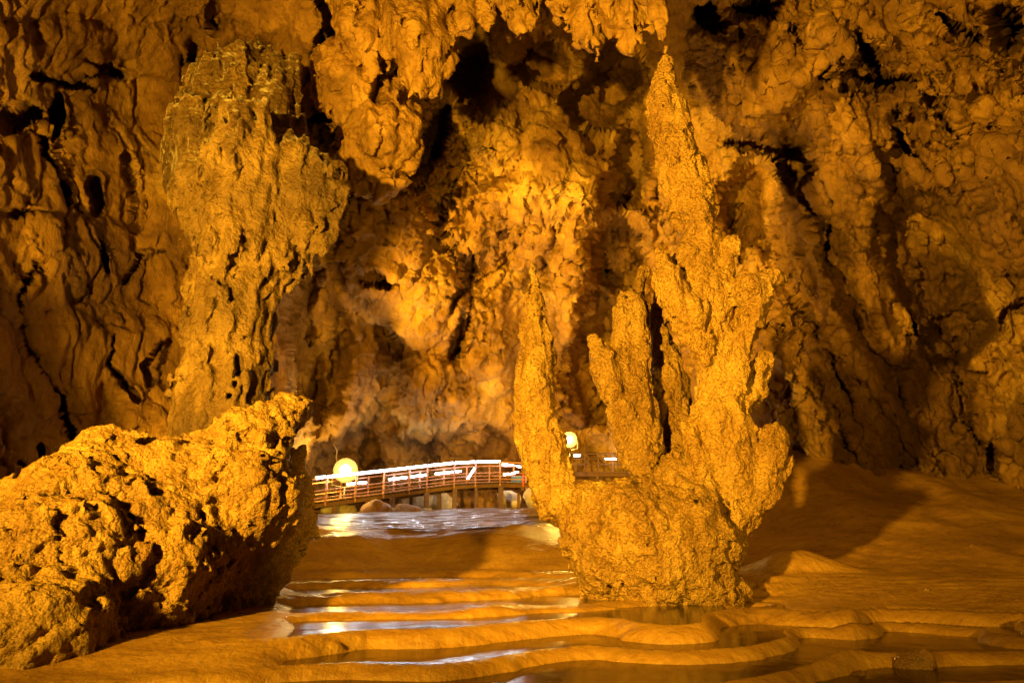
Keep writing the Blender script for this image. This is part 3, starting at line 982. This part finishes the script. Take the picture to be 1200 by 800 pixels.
# ------------------------------------------------------------------ footbridge
M_wood = plain('bridge_timber', (0.16, 0.085, 0.045), 0.7)
M_steel = plain('rust_red_steel', (0.42, 0.20, 0.14), 0.55)
M_red = plain('red_paint', (0.55, 0.05, 0.05), 0.5)
M_conc = plain('footing_concrete', (0.45, 0.42, 0.36), 0.8)
M_white = plain('white_enamel', (0.75, 0.75, 0.73), 0.4, 0, 0.08)
M_tube = emit('tube_glow', (0.86, 0.93, 1.0), 27.0)
M_blue = plain('blue_tarp', (0.05, 0.16, 0.55), 0.5)
M_dark = plain('lamp_housing', (0.06, 0.06, 0.06), 0.5, 0.4)
M_cable = plain('cable_rubber', (0.5, 0.47, 0.4), 0.6)


def bar_mesh(name, a, b, wx, wz, bev=0.12):
    """chamfered rectangular bar from a to b"""
    a, b = Vector(a), Vector(b)
    d = b - a
    L = d.length
    q = d.to_track_quat('X', 'Z').to_matrix()
    e = min(wx, wz) * bev
    prof = [(-wx / 2 + e, -wz / 2), (wx / 2 - e, -wz / 2), (wx / 2, -wz / 2 + e), (wx / 2, wz / 2 - e), (wx / 2 - e, wz / 2), (-wx / 2 + e, wz / 2), (-wx / 2, wz / 2 - e), (-wx / 2, -wz / 2 + e)]
    V = [tuple(a + q @ Vector((x, p, r))) for x in (0, L) for p, r in prof]
    Fc = [(i, (i + 1) % 8, 8 + (i + 1) % 8, 8 + i) for i in range(8)] + [tuple(range(7, -1, -1)), tuple(range(8, 16))]
    m = bpy.data.meshes.new(name)
    m.from_pydata(V, [], Fc)
    m.update()
    return m


def tube_mesh(name, pts, r, n=10, cap=True):
    V, Fc = [], []
    pts = [Vector(p) for p in pts]
    for i, p in enumerate(pts):
        d = (pts[min(i + 1, len(pts) - 1)] - pts[max(i - 1, 0)])
        q = d.to_track_quat('Z', 'X').to_matrix()
        rr = r[i] if isinstance(r, (list, tuple)) else r
        for j in range(n):
            t = 2 * math.pi * j / n
            V.append(tuple(p + q @ Vector((rr * math.cos(t), rr * math.sin(t), 0))))
    for i in range(len(pts) - 1):
        for j in range(n):
            Fc.append((i * n + j, i * n + (j + 1) % n, (i + 1) * n + (j + 1) % n, (i + 1) * n + j))
    if cap:
        Fc += [tuple(range(n - 1, -1, -1)), tuple(range((len(pts) - 1) * n, len(pts) * n))]
    m = bpy.data.meshes.new(name)
    m.from_pydata(V, [], Fc)
    m.polygons.foreach_set('use_smooth', [True] * (len(Fc) - 2) + [False, False] if cap else [True] * len(Fc))
    m.update()
    return m


# path of the near edge of the deck, seen pixel -> distance
PATH = [(340, 593, 25.4), (367, 589, 26.0), (410, 583.5, 27.0), (455, 577.5, 28.0), (499, 571.5, 29.0), (540, 566.5, 29.8), (586, 565, 30.2), (622, 566, 30.6)]
PW = [Vector(wp(*p)) for p in PATH]


def on_path(px):
    for (p, a), (q, b) in zip(zip(PATH[:-1], PW[:-1]), zip(PATH[1:], PW[1:])):
        if px <= q[0]:
            t = (px - p[0]) / (q[0] - p[0])
            return a.lerp(b, t)
    return PW[-1].copy()


BW = Vector((-0.15, 1.45, 0))        # deck width, away from the camera
bridge = empty('footbridge', tuple(Vector(on_path(459)) - Vector((0, 0, 1.0))))
tag(bridge, 'low timber footbridge with rust-red railings ramping over the upper water', 'footbridge')
B0 = Vector(bridge.location)


def bpart(name, m, mat, parent=None):
    m.transform(Matrix.Translation(-B0))
    return add(name, m, mat, parent or bridge)


def post_at(px, far, h=0.92, mat=None, wd=0.07):
    p = on_path(px) + (BW if far else Vector((0, 0, 0)))
    return bpart('railing_post', bar_mesh('railing_post', p - Vector((0, 0, 0.16)), p + Vector((0, 0, h)), wd, wd), mat or M_steel)


near_posts = [345, 381, 416, 449, 479, 500, 532, 557, 586]
far_posts = [352, 392, 426, 458, 490, 520, 548, 576, 606, 621]
for x in near_posts:
    post_at(x, False)
post_at(613, False, 0.98, M_red, 0.08)
post_at(622, False)
for x in far_posts:
    post_at(x, True)
allx = [340] + near_posts + [613, 622]
for far in (False, True):
    xs = allx if not far else [340] + far_posts
    for x0, x1 in zip(xs[:-1], xs[1:]):
        off = BW if far else Vector((0, 0, 0))
        for hz, th in ((0.86, 0.055), (0.42, 0.04), (0.14, 0.04)):
            bpart('rail', bar_mesh('rail', on_path(x0) + off + Vector((0, -0.05, hz)), on_path(x1) + off + Vector((0, -0.05, hz)), 0.04, th), M_steel)
    for x0, x1 in zip(xs[:-1], xs[1:]):
        off = BW if far else Vector((0, 0, 0))
        bpart('beam', bar_mesh('beam', on_path(x0) + off + Vector((0, 0.06, -0.12)), on_path(x1) + off + Vector((0, 0.06, -0.12)), 0.08, 0.16), M_wood)
# deck planks
L = 0
plank = bpart('plank', bar_mesh('plank', B0, B0 + BW * 1.06, 0.17, 0.035), M_wood)
dist = [0]
for a, b in zip(PW[:-1], PW[1:]):
    dist.append(dist[-1] + (b - a).length)
npk = int(dist[-1] / 0.19)
for i in range(npk):
    s = (i + 0.5) / npk * dist[-1]
    j = max(k for k in range(len(PW) - 1) if dist[k] <= s)
    p = PW[j].lerp(PW[j + 1], (s - dist[j]) / (dist[j + 1] - dist[j]))
    o = plank if i == 0 else plank.copy()
    if i:
        C.objects.link(o)
        o.parent = bridge
    o.location = p - B0 + Vector((0, -0.04, 0.0 + 0.004 * random.random()))
# piers with concrete footings
for px, far, wd, ft in ((392, 0, 0.14, 0), (430, 0, 0.14, 0), (459, 0, 0.2, 1), (500, 0, 0.2, 1), (533, 0, 0.2, 1), (543, 1, 0.13, 0), (558, 0, 0.13, 1), (571, 1, 0.13, 0), (587, 0, 0.22, 0), (480, 1, 0.13, 0), (515, 1, 0.13, 0), (612, 1, 0.13, 0)):
    p = on_path(px) + (BW if far else Vector((0, 0.06, 0)))
    g = floor_z(p.x, p.y)
    pr = bpart('pier', bar_mesh('pier', (p.x, p.y, g - 0.15), (p.x, p.y, p.z - 0.2), wd, wd), M_wood)
    if ft:
        bpart('footing', bar_mesh('footing', (p.x, p.y, g - 0.2), (p.x, p.y, g + 0.13), wd * 2.2, wd * 2.2, 0.2), M_conc, pr)
for px in (459, 500, 533, 558, 587, 612):
    p = on_path(px) + Vector((0, 0, -0.26))
    bpart('cross_beam', bar_mesh('cross_beam', p - Vector((0, 0.1, 0)), p + BW * 1.08, 0.1, 0.12), M_wood)

# the farther stretch of railing behind the central formation
fb = empty('footbridge', tuple(wp(700, 560, 36)))
tag(fb, 'short stretch of dark railed footbridge beyond the slender spire', 'footbridge')
FB0 = Vector(fb.location)


def fpart(name, m, mat):
    m.transform(Matrix.Translation(-FB0))
    return add(name, m, mat, fb)


def W(px, py, D):
    return Vector(wp(px, py, D))


for y0, th in ((531.5, 0.06), (537.5, 0.045), (544, 0.045)):
    fpart('rail', bar_mesh('rail', W(650, y0, 36), W(772, y0, 36.5), 0.05, th), M_wood)
for x in (655, 670, 685.5, 701, 718, 735, 752, 770):
    fpart('railing_post', bar_mesh('railing_post', W(x, 554, 36.1), W(x, 530, 36.1), 0.07, 0.07), M_wood)
fpart('beam', bar_mesh('beam', W(645, 556, 36), W(778, 556, 36.5), 0.2, 0.22), M_wood)
for x in (650, 700, 770):
    fpart('pier', bar_mesh('pier', W(x, 596, 36.2), W(x, 557, 36.2), 0.16, 0.16), M_wood)
for i in range(28):
    x = 647 + i * 4.7
    fpart('plank', bar_mesh('plank', W(x, 553, 36.05), W(x, 553, 36.05) + Vector((0, 1.4, 0)), 0.19, 0.04), M_wood)

# ------------------------------------------------------------------ fluorescent tubes, each clipped to a railing
def tube(a, b, label, group):
    a, b = Vector(a), Vector(b)
    mid = (a + b) / 2
    o = empty('fluorescent_tube', tuple(mid))
    tag(o, label, 'tube light', group)
    d = (b - a).normalized()
    m = tube_mesh('glowing_glass', [a - mid, b - mid], 0.042)
    add('glowing_glass', m, M_tube, o)
    for e, s in ((a, 1), (b, -1)):
        add('end_cap', tube_mesh('end_cap', [e - mid - d * 0.04 * s, e - mid + d * 0.005 * s], 0.046), M_white, o)
    bk = Vector((0, 0.05, 0.0))
    add('batten', bar_mesh('batten', a - mid + bk, b - mid + bk, 0.05, 0.045), M_white, o)


up = Vector((0, -0.14, 0.90))
NEAR_LABELS = {369: 'short white fluorescent tube at the low end of the railing next to the big boulder',
               382: 'white fluorescent tube on the near railing crossing right beside the blazing flood lamp',
               417: 'white fluorescent tube on the near railing, first one past the blazing flood lamp',
               450: 'white fluorescent tube on the near railing above the first concrete-footed pier',
               480: 'short white fluorescent tube on the near railing between two concrete-footed piers',
               501: 'white fluorescent tube on the near railing just past the second concrete-footed pier',
               533: 'white fluorescent tube on the near railing directly over the slanting tube',
               558: 'last white fluorescent tube on the near railing, ending at the landing'}
FAR_LABELS = {400: 'white fluorescent tube low on the far railing next to the blazing flood lamp',
              452: 'white fluorescent tube low on the far railing, second from the blazing flood lamp',
              478: 'white fluorescent tube low on the far railing, third from the blazing flood lamp',
              509: 'white fluorescent tube low on the far railing, fourth from the blazing flood lamp',
              534: 'stub-length white fluorescent tube low on the far railing beside the slanting tube'}
DIST_LABELS = {670: 'short white fluorescent tube on the dark distant railing under the small glowing lamp',
               709: 'longest white fluorescent tube on the dark distant railing beyond the spire',
               730.5: 'tiny white end of a tube on the distant railing against the broken stub'}
for x0, x1 in ((369, 380), (382, 415), (417, 448), (450, 478.5), (480, 499), (501, 531), (533, 556.5), (558, 585.5)):
    tube(on_path(x0) + up, on_path(x1) + up, NEAR_LABELS[x0], 'tubes on the near railing')
lo_ = Vector((0, -0.14, 0.66)) + BW
for x0, x1 in ((400, 424), (452, 474), (478, 500), (509, 531), (534, 541)):
    tube(on_path(x0) + lo_, on_path(x1) + lo_, FAR_LABELS[x0], 'tubes on the far railing')
tube(W(548, 561, 31.0), W(556.5, 548, 31.0), 'white fluorescent tube set at a slant on the far railing', None)
tube(W(588, 543.5, 31.2), W(612, 547, 33.2), 'white fluorescent tube along the landing rail, running away from the lamp', None)
tube(W(590, 556, 31.8), W(607, 553, 32.2), 'low white fluorescent tube across the bridge landing', None)
for x0, x1, y in ((670, 680, 533.5), (709, 723, 537.5), (730.5, 734, 537.5)):
    tube(W(x0, y, 35.8), W(x1, y, 35.8), DIST_LABELS[x0], 'tubes on the distant railing')

# ------------------------------------------------------------------ flood lamps in view
def flood(px, py, D, r, label, power, aim):
    c = W(px, py, D)
    o = empty('flood_lamp', tuple(c))
    tag(o, label, 'lamp')
    d = (Vector(aim) - c).normalized()
    q = d.to_track_quat('Z', 'Y').to_matrix()

    def T(pts):
        return [q @ Vector(p) for p in pts]
    add('housing', tube_mesh('housing', T([(0, 0, -r * 1.0), (0, 0, -r * 0.85), (0, 0, -r * 0.25), (0, 0, 0), (0, 0, 0.02)]), [r * 0.35, r * 0.6, r * 0.95, r * 1.1, r * 1.1], 24), M_dark, o)
    Vt = [tuple(q @ Vector((0, 0, 0.03 + 0.14 * r)))]
    Fc = []
    for k, (rr, zz) in enumerate(((0.5, 0.10), (0.85, 0.05), (1.0, 0.0))):
        for j in range(24):
            t = 2 * math.pi * j / 24
            Vt.append(tuple(q @ Vector((r * rr * math.cos(t), r * rr * math.sin(t), 0.03 + zz * r))))
    for j in range(24):
        Fc.append((0, 1 + j, 1 + (j + 1) % 24))
        for k in range(2):
            Fc.append((1 + k * 24 + j, 1 + (k + 1) * 24 + j, 1 + (k + 1) * 24 + (j + 1) % 24, 1 + k * 24 + (j + 1) % 24))
    lm = bpy.data.meshes.new('lens')
    lm.from_pydata(Vt, [], Fc)
    lm.update()
    lens = add('lens', lm, emit('lamp_reflector_glow', (1.0, 0.52, 0.09), 1.25), o)
    bulb = tube_mesh('bulb', T([(0, 0, 0.03 + 0.12 * r), (0, 0, 0.03 + 0.2 * r), (0, 0, 0.03 + 0.42 * r), (0, 0, 0.03 + 0.5 * r)]), [r * 0.25, r * 0.5, r * 0.4, r * 0.12], 20)
    add('bulb', bulb, emit('lamp_glow', (1.0, 0.86, 0.5), 30.0), lens)
    add('bracket', tube_mesh('bracket', [(-r * 1.15, 0.0, 0), (-r * 1.15, 0, -r * 1.3), (0, 0, -r * 1.5), (r * 1.15, 0, -r * 1.3), (r * 1.15, 0, 0)], 0.02, 6), M_dark, o)
    add('stand', tube_mesh('stand', [(0, 0, -r * 1.5), (0, 0.02, -r * 1.5 - 1.2)], 0.03, 8), M_dark, o)
    l = bpy.data.lights.new('lamp_light', 'POINT')
    l.energy = power
    l.color = (1.0, 0.58, 0.08)
    l.shadow_soft_size = 0.15
    lo2 = bpy.data.objects.new('lamp_light', l)
    C.objects.link(lo2)
    lo2.parent = o
    lo2.location = d * (r * 0.6 + 0.2)
    return o


flood(405, 551, 27.6, 0.44, 'blazing sodium flood lamp standing at the ramp of the footbridge', 450, (-2, 0, 2))
flood(667, 515, 31.0, 0.32, 'small glowing sodium flood lamp mounted beside the slender spire', 900, (0, 0, 1))
cab = tube_mesh('cable', [W(400, 556, 27.9), W(396, 545, 28.0), W(394, 535, 28.1), W(395, 528, 28.2), W(391, 520, 28.4)], 0.025, 8)
tag(add('power_cable', cab, M_cable), 'pale cable rising from the blazing flood lamp', 'cable')

# blue sheet on the landing
def crate(px, py, D, sx, sy, sz, mat, name, label, cat):
    c = W(px, py, D)
    m = bar_mesh(name, (-sx / 2, 0, sz / 2), (sx / 2, 0, sz / 2), sy, sz, 0.15)
    o = add(name, m, mat, None, tuple(c))
    tag(o, label, cat)
    return o


crate(606, 566.5, 31.4, 0.55, 0.4, 0.32, M_blue, 'storage_box', 'small blue box standing on the bridge landing', 'box')

# ------------------------------------------------------------------ loose rocks round the bridge
def small_rock(px, py, D, rx, ry, mat, label, seed):
    ch = [[(px - rx * 0.45, py, D, min(rx, ry) * 0.8), (px + rx * 0.45, py + ry * 0.1, D, min(rx, ry) * 0.75)], [(px, py - ry * 0.35, D, min(rx, ry) * 0.6), (px + rx * 0.1, py + ry * 0.5, D, min(rx, ry) * 0.7)]]
    def dsp(P):
        P = P + seed * 7.7
        f1, f2 = worley3(P * 1.3)
        return 0.18 * fbm(P * 0.9, 3) + 0.10 * f1 + 0.03 * fbm(P * 5, 2)
    V, Q = solid(ch, 0.075, dsp, 0.15)
    thing_from('rock', V, Q, mat, label, 'rock', 'loose rocks round the footbridge')


small_rock(636, 582, 28.6, 16, 20, M_pale, 'pale domed rock lit white at the end of the bridge landing', 1)
small_rock(488, 588, 32.5, 20, 12, M_pale, 'pale rock under the bridge between the footed piers', 2)
small_rock(520, 588, 32.6, 16, 11, M_pale, 'pale rock under the landing beside the thick piers', 3)
small_rock(398, 598, 27.4, 30, 9, M_pale, 'low pale rock below the blazing lamp at the ramp', 4)
small_rock(598, 584, 32.6, 14, 9, M_pale, 'small angular pale rock beneath the landing', 5)
small_rock(440, 597, 26.8, 24, 9, M_wall, 'low brown rock under the bridge ramp', 6)
small_rock(478, 598, 27.0, 18, 7, M_wall, 'small brown rock beside the concrete-footed pier', 7)


# ------------------------------------------------------------------ nub and loose stones on the flowstone
def ground_point(px, py):
    a = wp(px, py, 1.0)
    sx, sz = a[0], a[2] - EYE
    y = 4.0
    while y < 30 and EYE + sz * y > floor_z(sx * y, y):
        y += 0.03
    return y


def stone(px, py, rpx, flat, label, seed, mat):
    D = ground_point(px, py)
    r = rpx
    ch = [[(px - r * 0.5, py, D, r * 0.62), (px + r * 0.45, py + r * 0.1, D + 0.02, r * 0.55)], [(px + r * 0.05, py - r * flat, D, r * 0.5), (px, py + r * 0.3, D, r * 0.6)]]
    sz = r * mpp(py, D)

    def dsp(P):
        Pn = P / sz + seed * 5.1
        return sz * (0.18 * fbm(Pn * 0.9, 3) + 0.12 * facets(Pn * 1.3) + 0.04 * fbm(Pn * 4, 2))
    V, Q = solid(ch, max(sz * 0.11, 0.006), dsp, sz * 0.3)
    thing_from('stone', V, Q, mat, label, 'stone', 'loose stones on the flowstone')


M_mud = rock('wet_mudstone', (0.10, 0.05, 0.013), (0.20, 0.11, 0.03), (0.30, 0.18, 0.05), None, 2.0, 30, 0.01, 14, 0.02, 0.35, 0.8)
stone(1075, 786, 26, 0.5, 'dark wet knob of rock rising between the two front pools', 1, M_mud)
stone(1006, 797, 13, 0.4, 'small dark wet stone at the foot of the dividing rim', 2, M_mud)
stone(1087, 692, 5, 0.3, 'small dark stone lying alone on the right terraces', 3, M_mud)
stone(1140, 640, 4, 0.3, 'tiny dark stone high on the smooth right apron', 4, M_mud)
stone(255, 718, 7, 0.3, 'small ochre stone fallen at the foot of the big boulder', 5, M_bould)
stone(292, 706, 5, 0.3, 'tiny ochre stone under the overhang of the big boulder', 6, M_bould)
